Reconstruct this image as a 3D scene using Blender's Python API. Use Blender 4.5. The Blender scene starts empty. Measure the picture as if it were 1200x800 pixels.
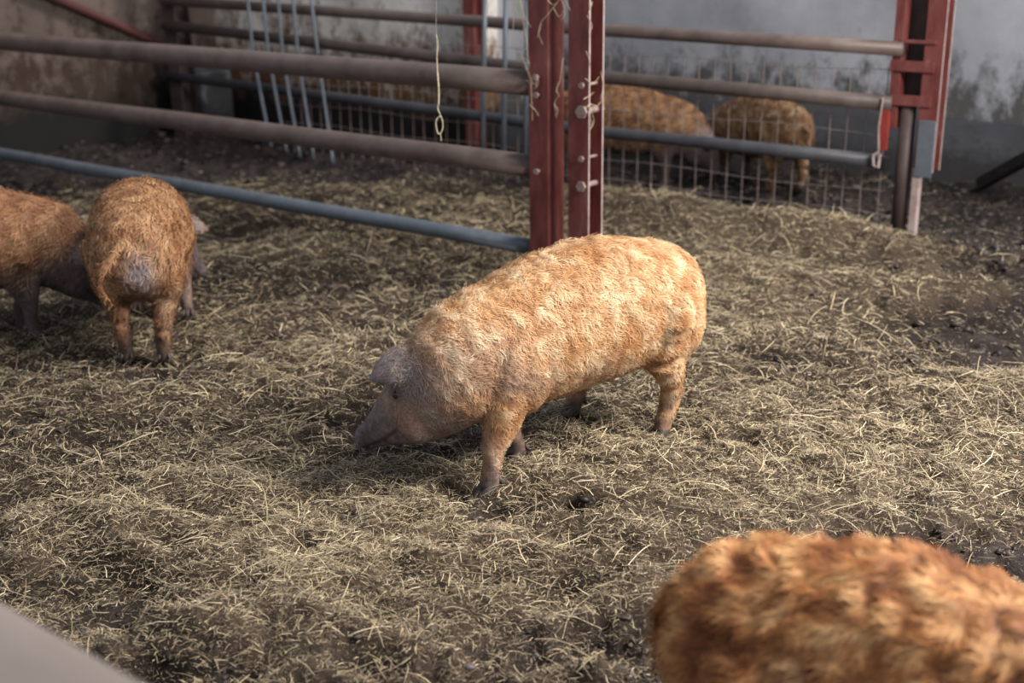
import bpy, bmesh, math, random
import numpy as np
from mathutils import Vector, Matrix
random.seed(7); rng = np.random.default_rng(11)
S = bpy.context.scene; COL = S.collection
PI = math.pi

# ------------------------------------------------------------ camera
FPX = 1450.0; PITCH = math.radians(18.5); ROLL = math.radians(0.8); CH = 1.75
cd = bpy.data.cameras.new('camera'); cam = bpy.data.objects.new('camera', cd); COL.objects.link(cam)
cd.sensor_width = 36; cd.lens = FPX / 1200 * 36; cd.clip_start = 0.05; cd.clip_end = 200
fw = Vector((0, math.cos(PITCH), -math.sin(PITCH))); r0 = Vector((1, 0, 0)); u0 = r0.cross(fw)
r2 = r0 * math.cos(ROLL) - u0 * math.sin(ROLL); u2 = u0 * math.cos(ROLL) + r0 * math.sin(ROLL)
M = Matrix((r2, u2, -fw)).transposed().to_4x4(); M.translation = (0, 0, CH); cam.matrix_world = M
cd.dof.use_dof = True; cd.dof.focus_distance = 4.0; cd.dof.aperture_fstop = 1.9
S.camera = cam
# ------------------------------------------------------------ world, light, exposure
W = bpy.data.worlds.new('world'); S.world = W; W.use_nodes = True
bg = W.node_tree.nodes['Background']; bg.inputs['Color'].default_value = (0.80, 0.88, 1.0, 1); bg.inputs['Strength'].default_value = 0.36
def area(name, loc, target, size, sizey, power, col):
    l = bpy.data.lights.new(name, 'AREA'); l.shape = 'RECTANGLE'; l.size = size; l.size_y = sizey; l.energy = power; l.color = col
    o = bpy.data.objects.new(name, l); COL.objects.link(o); o.location = loc
    o.rotation_euler = (Vector(target) - Vector(loc)).to_track_quat('-Z', 'Y').to_euler(); return o
area('barn_opening_light', (4.3, 2.6, 3.6), (0.2, 4.1, 0), 2.0, 1.6, 400, (1.0, 0.95, 0.88))
sl = bpy.data.lights.new('sun', 'SUN'); sl.energy = 1.5; sl.angle = math.radians(10); sl.color = (1.0, 0.94, 0.84)
so = bpy.data.objects.new('sun', sl); COL.objects.link(so)
so.rotation_euler = Vector((-0.75, 0.12, -0.95)).to_track_quat('-Z', 'Y').to_euler()
S.view_settings.view_transform = 'Standard'; S.view_settings.look = 'None'; S.view_settings.gamma = 1
S.view_settings.use_curve_mapping = False; S.view_settings.exposure = 0.62

# ------------------------------------------------------------ measuring helpers
CAMP = np.array([0, 0, CH]); FW, R2, U2 = (np.array(v) for v in (fw, r2, u2))
def ray(px, py): return FW + R2 * (px - 600) / FPX + U2 * (400 - py) / FPX
def g(px, py, z=0.0): d = ray(px, py); return CAMP + d * (z - CH) / d[2]
def onplane(px, py, p0, n): d = ray(px, py); return CAMP + d * ((np.array(p0) - CAMP) @ n) / (d @ n)
A = np.array([-0.7866, 0.6175, 0]); B = np.array([0.6175, 0.7866, 0]); Z = np.array([0, 0, 1.0])

# ------------------------------------------------------------ noise
def _h(ix, iy, iz, seed):
    h = (ix * 374761393 + iy * 668265263 + iz * 1274126177 + seed * 974634777) & 0xFFFFFFFF
    h = ((h ^ (h >> 13)) * 1274126177) & 0xFFFFFFFF
    h = (h ^ (h >> 16)) & 0xFFFF
    return h / 65535.0
def vn(x, y, z, seed=0):
    x = np.asarray(x, float); y = np.asarray(y, float); z = np.broadcast_to(np.asarray(z, float), x.shape)
    fx, fy, fz = np.floor(x), np.floor(y), np.floor(z)
    ix, iy, iz = fx.astype(np.int64), fy.astype(np.int64), fz.astype(np.int64)
    tx, ty, tz = x - fx, y - fy, z - fz
    tx, ty, tz = (t * t * (3 - 2 * t) for t in (tx, ty, tz))
    r = 0
    for a in (0, 1):
        for b in (0, 1):
            for c in (0, 1):
                w = (tx if a else 1 - tx) * (ty if b else 1 - ty) * (tz if c else 1 - tz)
                r = r + w * _h(ix + a, iy + b, iz + c, seed)
    return r * 2 - 1
def n2(x, y, s, seed):      # flat noise, rotated so that no grid shows
    return vn((x * .83 - y * .56) / s, (x * .56 + y * .83) / s, np.zeros_like(x) + .37, seed)

# ------------------------------------------------------------ mesh helpers
def link(name, me, mat=None, parent=None):
    o = bpy.data.objects.new(name, me); COL.objects.link(o)
    if mat and not me.materials: me.materials.append(mat)
    if parent: o.parent = parent
    return o
def from_np(name, V, Fq, col=None, smooth=False, extra=None):
    """V (n,3); Fq (m,k) faces of equal size k"""
    me = bpy.data.meshes.new(name); V = np.ascontiguousarray(V, np.float32); Fq = np.ascontiguousarray(Fq, np.int32)
    m, k = Fq.shape
    me.vertices.add(len(V)); me.vertices.foreach_set('co', V.ravel())
    me.loops.add(m * k); me.loops.foreach_set('vertex_index', Fq.ravel())
    me.polygons.add(m); me.polygons.foreach_set('loop_start', np.arange(0, m * k, k, dtype=np.int32))
    me.polygons.foreach_set('loop_total', np.full(m, k, np.int32))
    if smooth: me.polygons.foreach_set('use_smooth', np.ones(m, bool))
    me.update(calc_edges=True)
    if col is not None:
        at = me.attributes.new('tone', 'FLOAT_COLOR', 'POINT')
        c = np.ones((len(V), 4), np.float32); c[:, :3] = col; at.data.foreach_set('color', c.ravel())
    return me
def thing(name, label, cat, group=None, loc=(0, 0, 0), rz=0):
    o = bpy.data.objects.new(name, None); COL.objects.link(o); o.location = loc; o.rotation_euler = (0, 0, rz)
    return tag(o, label, cat, group)
def tag(o, label, cat, group=None, kind=None):
    o['label'] = label; o['category'] = cat
    if group: o['group'] = group
    if kind: o['kind'] = kind
    return o
def rel(parent, p): return np.array(p, float) - np.array(parent.location) if parent else np.array(p, float)
def bm_obj(name, bm, mat, parent=None, smooth=False):
    me = bpy.data.meshes.new(name); bm.normal_update(); bm.to_mesh(me); bm.free()
    if smooth: me.polygons.foreach_set('use_smooth', [True] * len(me.polygons))
    return link(name, me, mat, parent)
def prism(bm, pts, p0, d, ax, ay):
    """closed outline pts (2D) in axes ax, ay, pulled from p0 along the vector d"""
    p0, d, ax, ay = (np.array(v, float) for v in (p0, d, ax, ay))
    a = [bm.verts.new(p0 + ax * x + ay * y) for x, y in pts]; b = [bm.verts.new(p0 + ax * x + ay * y + d) for x, y in pts]
    n = len(pts)
    for i in range(n): bm.faces.new((a[i], a[(i + 1) % n], b[(i + 1) % n], b[i]))
    bm.faces.new(a[::-1]); bm.faces.new(b)
    bmesh.ops.recalc_face_normals(bm, faces=bm.faces)
def box(bm, p0, dx, dy, dz):
    prism(bm, [(0, 0), (1, 0), (1, 1), (0, 1)], p0, dz, dx, dy)
def bevel(o, w=.003, seg=2):
    m = o.modifiers.new('bevel', 'BEVEL'); m.width = w; m.segments = seg; m.limit_method = 'ANGLE'; return o
def tube(bm, pts, rad, n=12, closed_ends=True, wob=0):
    pts = [np.array(p, float) for p in pts]; rings = []
    rads = rad if hasattr(rad, '__len__') else [rad] * len(pts)
    prev = None
    for i, p in enumerate(pts):
        t = pts[min(i + 1, len(pts) - 1)] - pts[max(i - 1, 0)]; t /= np.linalg.norm(t) + 1e-9
        if prev is None:
            ref = np.array([0, 0, 1.]) if abs(t[2]) < .9 else np.array([1., 0, 0]); s = np.cross(t, ref)
        else: s = prev - t * (prev @ t)
        s /= np.linalg.norm(s) + 1e-9; prev = s; q = np.cross(t, s)
        rings.append([bm.verts.new(p + (s * math.cos(a) + q * math.sin(a)) * (rads[i] * (1 + wob * random.uniform(-1, 1)))) for a in [2 * PI * k / n for k in range(n)]])
    for r, s in zip(rings, rings[1:]):
        for k in range(n): bm.faces.new((r[k], r[(k + 1) % n], s[(k + 1) % n], s[k]))
    if closed_ends: bm.faces.new(rings[0][::-1]); bm.faces.new(rings[-1])

# ------------------------------------------------------------ materials
def mat(name, rough=.7, metal=0, spec=.4):
    m = bpy.data.materials.new(name); m.use_nodes = True; nt = m.node_tree; b = nt.nodes['Principled BSDF']
    b.inputs['Roughness'].default_value = rough; b.inputs['Metallic'].default_value = metal
    b.inputs['Specular IOR Level'].default_value = spec
    return m, nt, b
def nd(nt, t, **k):
    n = nt.nodes.new(t)
    for a, v in k.items(): setattr(n, a, v)
    return n
def noise(nt, scale, detail=6, rough=.6, coord=None, vec=(1, 1, 1)):
    n = nd(nt, 'ShaderNodeTexNoise'); n.inputs['Scale'].default_value = scale; n.inputs['Detail'].default_value = detail; n.inputs['Roughness'].default_value = rough
    if coord is None: coord = nd(nt, 'ShaderNodeTexCoord').outputs['Object']
    mp = nd(nt, 'ShaderNodeMapping'); mp.inputs['Scale'].default_value = vec
    nt.links.new(coord, mp.inputs['Vector']); nt.links.new(mp.outputs[0], n.inputs['Vector'])
    return n.outputs['Fac']
def ramp(nt, fac, stops):
    r = nd(nt, 'ShaderNodeValToRGB'); e = r.color_ramp.elements
    while len(e) < len(stops): e.new(.5)
    for el, (p, c) in zip(e, stops): el.position = p; el.color = (*c, 1)
    nt.links.new(fac, r.inputs['Fac']); return r.outputs['Color']
def mix(nt, fac, a, b, mode='MIX'):
    m = nd(nt, 'ShaderNodeMix', data_type='RGBA', blend_type=mode)
    for sock, v in ((m.inputs[0], fac), (m.inputs[6], a), (m.inputs[7], b)):
        if isinstance(v, (int, float)): sock.default_value = v
        elif isinstance(v, tuple): sock.default_value = (*v, 1)
        else: nt.links.new(v, sock)
    return m.outputs[2]
def bump(nt, b, h, strength=.3, dist=.01):
    n = nd(nt, 'ShaderNodeBump'); n.inputs['Strength'].default_value = strength; n.inputs['Distance'].default_value = dist
    nt.links.new(h, n.inputs['Height']); nt.links.new(n.outputs[0], b.inputs['Normal'])
def heightfac(nt, z0, z1):
    c = nd(nt, 'ShaderNodeTexCoord'); s = nd(nt, 'ShaderNodeSeparateXYZ'); nt.links.new(c.outputs['Object'], s.inputs[0])
    r = nd(nt, 'ShaderNodeMapRange'); nt.links.new(s.outputs['Z'], r.inputs['Value'])
    r.inputs['From Min'].default_value = z0; r.inputs['From Max'].default_value = z1; return r.outputs[0]
def math_(nt, op, a, b=None):
    m = nd(nt, 'ShaderNodeMath', operation=op, use_clamp=True)
    for s, v in zip(m.inputs, (a, b)):
        if v is None: continue
        if isinstance(v, (int, float)): s.default_value = v
        else: nt.links.new(v, s)
    return m.outputs[0]
def tone_mat(name, rough, spec, fine=0, bstr=.0, sub=0):
    m, nt, b = mat(name, rough, 0, spec); a = nd(nt, 'ShaderNodeAttribute', attribute_name='tone'); c = a.outputs['Color']
    if fine:
        f = noise(nt, fine, 4, .7); c = mix(nt, 1.0, c, ramp(nt, f, [(.25, (.55, .52, .5)), (.7, (1.25, 1.22, 1.2))]), 'MULTIPLY')
        if bstr: bump(nt, b, f, bstr, .004)
    nt.links.new(c, b.inputs['Base Color']); return m
def metal_mat(name, stops, scale=6, rough=.55, metal=.3, streak=(1, 1, 1), bstr=.15):
    m, nt, b = mat(name, rough, metal, .4); f = noise(nt, scale, 8, .65, None, streak)
    nt.links.new(ramp(nt, f, stops), b.inputs['Base Color']); f2 = noise(nt, 60, 5, .6); bump(nt, b, f2, bstr, .002); return m
m_ground = tone_mat('matted_dung_and_straw', .9, .15, 90, 1.0)
m_straw = tone_mat('straw', .65, .3); m_muck = tone_mat('wet_muck', .5, .35, 30, .5)
m_skin = tone_mat('pig_skin', .6, .3, 60, .35); m_fur = tone_mat('pig_fur', .6, .25)
m_hoof = metal_mat('hoof_horn', [(.3, (.035, .028, .024)), (.7, (.10, .08, .065))], 25, .6, 0)
m_eye, _, _b = mat('dark_eye', .15, 0, .6); _b.inputs['Base Color'].default_value = (.012, .009, .008, 1)
m_pipe = metal_mat('brown_primed_pipe', [(.25, (.085, .058, .05)), (.5, (.145, .105, .092)), (.8, (.20, .155, .14))], 5, .5, .1)
m_galv = metal_mat('galvanised_blue_grey_pipe', [(.3, (.10, .12, .145)), (.7, (.19, .215, .25))], 5, .42, .25)
m_greyp = metal_mat('dark_grey_pipe', [(.3, (.035, .036, .042)), (.7, (.075, .075, .085))], 5, .5, .0)
m_pipe2 = metal_mat('shaded_brown_pipe', [(.3, (.07, .05, .045)), (.7, (.13, .10, .09))], 6, .55, .1)
m_darkrail = metal_mat('dark_brown_rail', [(.3, (.045, .03, .028)), (.7, (.10, .07, .065))], 6, .6, .1)
m_red = metal_mat('red_oxide_steel', [(.25, (.05, .022, .022)), (.42, (.15, .036, .032)), (.58, (.215, .066, .058)), (.74, (.30, .19, .18))], 9, .55, .1, (1, 1, .35), .3)
m_darkred = metal_mat('dull_dark_red_paint', [(.3, (.07, .022, .02)), (.7, (.12, .035, .032))], 6, .7, 0)
m_redplate = metal_mat('bright_red_plate', [(.3, (.22, .03, .022)), (.7, (.33, .055, .04))], 8, .5, .05)
m_pale = metal_mat('worn_pale_steel', [(.3, (.34, .22, .20)), (.7, (.60, .50, .48))], 14, .45, .2)
m_bolt = metal_mat('bolt_steel', [(.3, (.22, .14, .13)), (.7, (.45, .34, .32))], 40, .45, .3)
m_wire = metal_mat('wire_steel', [(.3, (.16, .12, .11)), (.7, (.33, .27, .25))], 20, .5, .3)
m_blacksteel = metal_mat('black_steel', [(.3, (.008, .007, .008)), (.7, (.03, .026, .026))], 8, .6, .1)
m_twine = metal_mat('baling_twine', [(.3, (.36, .29, .17)), (.7, (.66, .58, .42))], 60, .8, 0)
def wall_mat(name, base, lo, stain, zs=(0, 1), sc=1.0):
    m, nt, b = mat(name, .85, 0, .2)
    f = noise(nt, 1.3 * sc, 9, .62); c = ramp(nt, f, [(.28, tuple(v * .55 for v in base)), (.45, tuple(v * .82 for v in base)), (.62, base), (.8, tuple(min(1, v * 1.25) for v in base))])
    f2 = noise(nt, 5 * sc, 10, .75, None, (1, 1, .7)); h = heightfac(nt, zs[0], zs[1])
    s = math_(nt, 'SUBTRACT', f2, math_(nt, 'MULTIPLY', h, .34)); k = ramp(nt, s, [(.26, (0, 0, 0)), (.42, (1, 1, 1))])
    c = mix(nt, k, c, stain)
    f3 = noise(nt, 7 * sc, 8, .7); low = math_(nt, 'SUBTRACT', math_(nt, 'MULTIPLY', math_(nt, 'ADD', math_(nt, 'MULTIPLY', f, .5), math_(nt, 'MULTIPLY', f3, .5)), 1.5), heightfac(nt, zs[0] * .0, zs[1] * .62)); c = mix(nt, ramp(nt, low, [(.28, (0, 0, 0)), (.5, (1, 1, 1))]), c, lo)
    nt.links.new(c, b.inputs['Base Color']); bump(nt, b, f2, .5, .02); return m
m_wallL = wall_mat('stained_brown_plaster', (.17, .13, .115), (.018, .018, .018), (.055, .036, .028), (.1, 1.5), 1.4)
m_wallW = wall_mat('flaking_white_plaster', (.88, .83, .77), (.02, .017, .017), (.16, .085, .045), (.25, 1.35), 1.2)
m_wallG = wall_mat('grey_blue_plaster', (.47, .475, .51), (.055, .054, .06), (.10, .095, .095), (.30, .95), 1.1)
m_plinth = wall_mat('grey_concrete_plinth', (.10, .10, .112), (.05, .047, .05), (.055, .05, .052), (-1, .6), 2)
m_ledge = metal_mat('smooth_greyish_pink_concrete', [(.3, (.135, .112, .103)), (.7, (.18, .152, .141))], 4, .8, 0)

# ------------------------------------------------------------ ground height
def bump1(x, y, cx, cy, rx, ry, h): return h * np.exp(-(((x - cx) / rx) ** 2 + ((y - cy) / ry) ** 2))
def muckmask(x, y):
    """1 = bare dark muck, 0 = straw"""
    n = n2(x, y, .7, 40) * .35 + n2(x, y, .25, 41) * .2
    nB = x * B[0] + y * B[1]
    a = np.where(x < .2, (y - 9.0) * 1.6, (nB - 7.15 - .55 * np.clip(.9 - x, 0, 1)) * 2.2)
    b_ = np.minimum((x - 2.45) * 2.0, (y - 7.1) * 2.5)
    w = bump1(x, y, 2.2, 5.2, .6, .5, 1) + bump1(x, y, 1.5, 3.15, .8, .38, 1) + bump1(x, y, -.45, 4.3, .35, .25, 1) + bump1(x, y, .0, 3.5, .22, .14, .9) + bump1(x, y, -1.2, 3.05, .3, .2, .9) + bump1(x, y, .3, 2.75, .5, .2, .7) \
        + bump1(x, y, 2.9, 6.2, .7, .5, .9) + bump1(x, y, -1.45, 4.95, .5, .3, .7) + bump1(x, y, -1.1, 2.55, .5, .15, .7) + bump1(x, y, 1.15, 4.95, .18, .12, .8) + bump1(x, y, -.2, 6.2, .8, .3, .45) + bump1(x, y, .9, 6.55, .8, .2, .6)
    p = np.clip((w - .42) * 1.5 + n2(x, y, .16, 42) * .6 + n2(x, y, .07, 43) * .5, 0, .80)
    return np.maximum(np.clip(np.maximum(a, b_) + n + .5, 0, 1), p)
def richness(x, y):
    """how pale and strawy the bed is (0 dark .. 1 pale)"""
    n = n2(x, y, .9, 50) * .5 + n2(x, y, .33, 51) * .45
    r = .50 + .75 * n
    r = r + bump1(x, y, -.35, 3.35, .75, .5, .35) + bump1(x, y, 1.0, 5.4, 1.1, .9, .35) + bump1(x, y, 1.6, 4.3, 1., .6, .2)
    r = r - np.clip((3.15 - y) / .6, 0, 1) * .38 - bump1(x, y, 1.45, 3.15, 1.0, .5, .55) - bump1(x, y, -.45, 4.35, .40, .30, .5) - bump1(x, y, .15, 3.5, .25, .16, .45) \
          - bump1(x, y, 2.15, 5.2, .65, .55, .6) - bump1(x, y, 2.9, 6.3, .6, .7, .45) - bump1(x, y, 1.1, 5.05, .2, .15, .4) - bump1(x, y, -1.6, 5.0, .5, .4, .25) - bump1(x, y, -1.3, 3.1, .5, .3, .3) - bump1(x, y, -1.15, 2.75, .6, .25, .2)
    return np.clip(r, 0, 1)
def gh(x, y):
    x = np.asarray(x, float); y = np.asarray(y, float)
    near = np.clip((4.0 - y) / 1.2, 0, 1); r = richness(x, y); m = muckmask(x, y)
    h = n2(x, y, .95, 1) * .035 + n2(x, y, .42, 2) * (.026 + .024 * near) + (1 - np.abs(n2(x, y, .2, 3))) * (.042 + .035 * near) \
        + n2(x, y, .1, 4) * (.020 + .020 * near) + n2(x, y, .045, 5) * .015 + n2(x, y, .022, 6) * .006 - .045
    h = h + (r - .6) * .04 + m * (n2(x, y, .16, 7) * .05 + n2(x, y, .3, 8) * .03 - .05)
    nB = x * B[0] + y * B[1]
    h = h + np.where(x > .2, np.exp(-((nB - 6.62) / .33) ** 2) * .13 * np.clip((x - .2) / .5, 0, 1) * np.clip((2.55 - x) / .5, 0, 1), 0)
    h = h + bump1(x, y, 1.9, 6.0, .7, .4, .08) + bump1(x, y, .9, 6.3, .5, .3, .05) + bump1(x, y, .75, 3.35, .6, .35, .05)
    h = h - bump1(x, y, -.02, 3.62, .12, .10, .035) - bump1(x, y, .10, 3.05, .2, .10, .06) - bump1(x, y, .55, 2.55, .25, .15, .06) - bump1(x, y, -1.2, 3.1, .22, .15, .07) \
          - bump1(x, y, 1.1, 3.25, .2, .1, .05) - bump1(x, y, 2.1, 5.1, .35, .25, .06)
    return h
def gz(x, y): return float(gh(np.array([x]), np.array([y]))[0])

def build_floor():
    NR, NC = 580, 620
    t = np.linspace(0, 1, NR); ys = 1.0 * (14.5 / 1.0) ** t; u = np.linspace(-1, 1, NC)
    Y, U = np.meshgrid(ys, u, indexing='ij'); X = U * (.60 * Y + 1.3) + .1
    x, y = X.ravel(), Y.ravel(); z = gh(x, y)
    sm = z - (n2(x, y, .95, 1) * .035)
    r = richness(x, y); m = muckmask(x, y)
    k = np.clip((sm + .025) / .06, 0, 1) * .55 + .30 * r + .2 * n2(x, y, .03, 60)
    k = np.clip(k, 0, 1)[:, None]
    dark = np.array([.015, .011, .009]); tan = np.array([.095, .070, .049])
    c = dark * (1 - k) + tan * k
    mk = np.array([.030, .024, .0235]) * (1 + .6 * n2(x, y, .06, 61) + .8 * n2(x, y, .025, 62))[:, None]
    c = c * (1 - m[:, None]) + mk * m[:, None]
    i = np.arange(NR * NC).reshape(NR, NC)
    F = np.stack([i[:-1, :-1], i[:-1, 1:], i[1:, 1:], i[1:, :-1]], -1).reshape(-1, 4)
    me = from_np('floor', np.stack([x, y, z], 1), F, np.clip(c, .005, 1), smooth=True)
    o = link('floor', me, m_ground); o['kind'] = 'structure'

def ribbons(P, D, N, L, Wd, c0, c1, segs=2, bend=None, lift=None, wave=None):
    """many thin bent strips: root P, direction D, normal N; returns V, F, col"""
    n = len(P); Wv = np.cross(D, N); Wv /= np.linalg.norm(Wv, axis=1)[:, None] + 1e-9
    V = []; C = []
    for k in range(segs + 1):
        t = k / segs
        p = P + D * (L * t)[:, None]
        if bend is not None: p = p + Wv * (bend * L * t * t)[:, None]
        if lift is not None: p = p + N * (lift(t))[:, None]
        if wave is not None: p = p + Wv * (wave * math.sin(t * 5))[:, None]
        w = (Wd * (1 if k < segs else .45))[:, None] * .5
        V += [p - Wv * w, p + Wv * w]; c = c0 * (1 - t) + c1 * t; C += [c, c]
    V = np.stack(V, 1).reshape(-1, 3); C = np.stack(C, 1).reshape(-1, 3)
    base = (np.arange(n) * 2 * (segs + 1))[:, None]
    F = np.concatenate([base + np.array([[2 * k, 2 * k + 1, 2 * k + 3, 2 * k + 2]]) for k in range(segs)], 0)
    return V, F, C
PAL = np.array([[.39, .31, .195], [.29, .235, .145], [.20, .145, .095], [.56, .47, .33], [.10, .070, .050], [.038, .028, .022]])
def build_straw(name, N, Lr, Wr, seed, label, pale=0, power=1.25, ymin=1.9, ymax=9.6, segs=2, chaff=0):
    r = np.random.default_rng(seed); y = np.empty(0)
    u = r.random(N); a = 1 - power; y = (ymin ** a + u * (ymax ** a - ymin ** a)) ** (1 / a)
    x = r.uniform(-1, 1, N) * (.47 * y + .55) + .05
    rc = richness(x, y); m = muckmask(x, y)
    keep = r.random(N) < ((.22 + .85 * rc) if not chaff else .8) * (1 - (.93 - .4 * chaff) * m); x, y, rc, m = x[keep], y[keep], rc[keep], m[keep]; n = len(x)
    far = np.clip(y / 4, .75, 2.2)
    L = r.uniform(*Lr, n) * np.exp(r.normal(0, .25, n)) * far ** .5; Wd = r.uniform(*Wr, n) * far ** .7
    ang = r.uniform(0, 2 * PI, n) + n2(x, y, .18, seed) * 1.5
    pit = r.normal(.02, .20, n) + (r.random(n) < .10) * r.uniform(.1, .8, n)
    D = np.stack([np.cos(ang) * np.cos(pit), np.sin(ang) * np.cos(pit), np.sin(pit)], 1)
    up = np.stack([r.normal(0, .45, n), r.normal(-.15, .45, n), np.ones(n)], 1); up /= np.linalg.norm(up, axis=1)[:, None]
    Nn = up - D * (up * D).sum(1)[:, None]; Nn /= np.linalg.norm(Nn, axis=1)[:, None]
    P = np.stack([x, y, np.zeros(n)], 1) - D * (L * .5)[:, None]
    P[:, 2] = gh(x, y) + r.uniform(-.004, .020, n) - D[:, 2] * L * .5 + np.abs(D[:, 2]) * L * .35
    loc_h = n2(x, y, .1, 4) * .5 + n2(x, y, .045, 5) * .4 + (.45 - np.abs(n2(x, y, .2, 3))) * .5  # hollows pick darker straw: shade of the gaps put into the colour
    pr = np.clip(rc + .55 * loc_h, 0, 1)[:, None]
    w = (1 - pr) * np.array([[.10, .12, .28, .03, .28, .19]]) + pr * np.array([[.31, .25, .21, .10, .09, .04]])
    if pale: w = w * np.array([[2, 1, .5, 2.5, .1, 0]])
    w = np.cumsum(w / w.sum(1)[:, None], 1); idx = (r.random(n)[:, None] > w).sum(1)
    c = PAL[np.clip(idx, 0, 5)] * (1 - .3 * chaff) * np.exp(r.normal(0, .45, n))[:, None]; c = c * np.minimum(1, .62 / c.max(1))[:, None]
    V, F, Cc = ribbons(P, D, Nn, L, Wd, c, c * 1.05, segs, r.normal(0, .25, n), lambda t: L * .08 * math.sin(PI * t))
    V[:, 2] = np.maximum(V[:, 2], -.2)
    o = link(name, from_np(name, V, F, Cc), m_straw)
    tag(o, label, 'straw', None, 'stuff'); return o
def build_muck():
    r = np.random.default_rng(5); N = 9000
    u = r.random(N); y = 2.2 * (12.0 / 2.2) ** u; x = r.uniform(-1, 1, N) * (.5 * y + .4)
    m = muckmask(x, y); rc = richness(x, y)
    keep = r.random(N) < np.clip(m * .9 + (1 - rc) * .25 - .12, 0, 1); x, y, m = x[keep], y[keep], m[keep]; n = len(x)
    ico = bmesh.new(); bmesh.ops.create_icosphere(ico, subdivisions=1, radius=1); ico.verts.ensure_lookup_table()
    iv = np.array([v.co[:] for v in ico.verts]); fi = np.array([[v.index for v in f.verts] for f in ico.faces]); ico.free()
    s = r.uniform(.006, .020, n) * np.clip(y / 4, .7, 1.7)
    V = iv[None] * s[:, None, None] * r.uniform(.35, 1.5, (n, len(iv), 1)) * np.stack([r.uniform(.8, 1.6, n), r.uniform(.8, 1.4, n), r.uniform(.5, .8, n)], 1)[:, None, :]
    V = V + np.stack([x, y, gh(x, y) + s * .2], 1)[:, None, :]
    F = (fi[None] + (np.arange(n) * len(iv))[:, None, None]).reshape(-1, 3)
    c = np.array([.030, .024, .023]) * r.uniform(.4, 2.2, n)[:, None] + (r.random(n) < .05)[:, None] * np.array([.06, .06, .066])
    o = link('muck_clods', from_np('muck_clods', V.reshape(-1, 3), F, np.repeat(c, len(iv), 0), smooth=True), m_muck)
    tag(o, 'dark wet clods of trodden dung lying between the straw and along the walls', 'muck', None, 'stuff')

# ------------------------------------------------------------ pigs
def smoothpath(P, n):
    P = np.array(P, float); out = []
    for i in range(len(P) - 1):
        p0, p1, p2, p3 = P[max(i - 1, 0)], P[i], P[i + 1], P[min(i + 2, len(P) - 1)]
        for k in range(n):
            t = k / n; out.append(.5 * ((2 * p1) + (-p0 + p2) * t + (2 * p0 - 5 * p1 + 4 * p2 - p3) * t * t + (-p0 + 3 * p1 - 3 * p2 + p3) * t ** 3))
    out.append(P[-1]); return np.array(out)
def loft(bm, secs, n=28, sub=3, power=2.15):
    """secs rows: x y z half_width half_height"""
    Q = smoothpath(secs, sub); Q[:, 3:] = np.maximum(Q[:, 3:], .004); c = Q[:, :3]; rings = []
    for i in range(len(Q)):
        t = c[min(i + 1, len(c) - 1)] - c[max(i - 1, 0)]; t /= np.linalg.norm(t) + 1e-9
        s = np.cross(Z, t); s = s / np.linalg.norm(s) if np.linalg.norm(s) > .15 else np.array([0, 1., 0]); u = np.cross(t, s)
        ring = []
        for k in range(n):
            a = 2 * PI * k / n; ca, sa = math.cos(a), math.sin(a)
            ca = math.copysign(abs(ca) ** (2 / power), ca); sa = math.copysign(abs(sa) ** (2 / power), sa)
            ring.append(bm.verts.new(c[i] + s * ca * Q[i, 3] + u * sa * Q[i, 4]))
        rings.append(ring)
    for r, s in zip(rings, rings[1:]):
        for k in range(n): bm.faces.new((r[k], r[(k + 1) % n], s[(k + 1) % n], s[k]))
    bm.faces.new(rings[0][::-1]); bm.faces.new(rings[-1])
def ell(bm, c, r, rot=None):
    m = Matrix.Translation(Vector(c)) @ (rot.to_4x4() if rot else Matrix.Identity(4)) @ Matrix.Diagonal((*r, 1))
    bmesh.ops.create_icosphere(bm, subdivisions=3, radius=1, matrix=m)
def remesh(bm, voxel, smooth=4):
    bmesh.ops.recalc_face_normals(bm, faces=bm.faces)
    me = bpy.data.meshes.new('tmp'); bm.to_mesh(me); bm.free(); o = bpy.data.objects.new('tmp', me); COL.objects.link(o)
    m = o.modifiers.new('r', 'REMESH'); m.mode = 'VOXEL'; m.voxel_size = voxel; m.adaptivity = 0
    s = o.modifiers.new('s', 'SMOOTH'); s.factor = .5; s.iterations = smooth
    dg = bpy.context.evaluated_depsgraph_get(); dg.update(); e = o.evaluated_get(dg).to_mesh()
    V = np.empty(len(e.vertices) * 3, np.float32); e.vertices.foreach_get('co', V); V = V.reshape(-1, 3).astype(float)
    F = np.array([list(p.vertices) if len(p.vertices) == 4 else list(p.vertices) + [p.vertices[-1]] for p in e.polygons if len(p.vertices) == 4])
    o.evaluated_get(dg).to_mesh_clear(); bpy.data.objects.remove(o); bpy.data.meshes.remove(me)
    return V, F
def vnormals(V, F):
    a = V[F[:, 0]]; n = np.cross(V[F[:, 2]] - a, V[F[:, 3]] - V[F[:, 1]]); N = np.zeros_like(V)
    for k in range(4): np.add.at(N, F[:, k], n)
    return N / (np.linalg.norm(N, axis=1)[:, None] + 1e-12)
TORSO = [(-.575, 0, .47, .035, .05), (-.545, 0, .465, .11, .125), (-.47, 0, .47, .175, .19), (-.33, 0, .475, .205, .225), (-.14, 0, .485, .215, .25),
         (.07, 0, .465, .212, .245), (.25, 0, .432, .20, .222), (.38, -.005, .408, .185, .208)]
NORMALHEAD = [(.48, 0, .40, .165, .18), (.57, 0, .36, .145, .165), (.66, 0, .31, .125, .145), (.74, 0, .25, .095, .112), (.82, 0, .19, .065, .075), (.89, 0, .14, .052, .055), (.935, 0, .11, .050, .048), (.945, 0, .104, .044, .042)]
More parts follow.
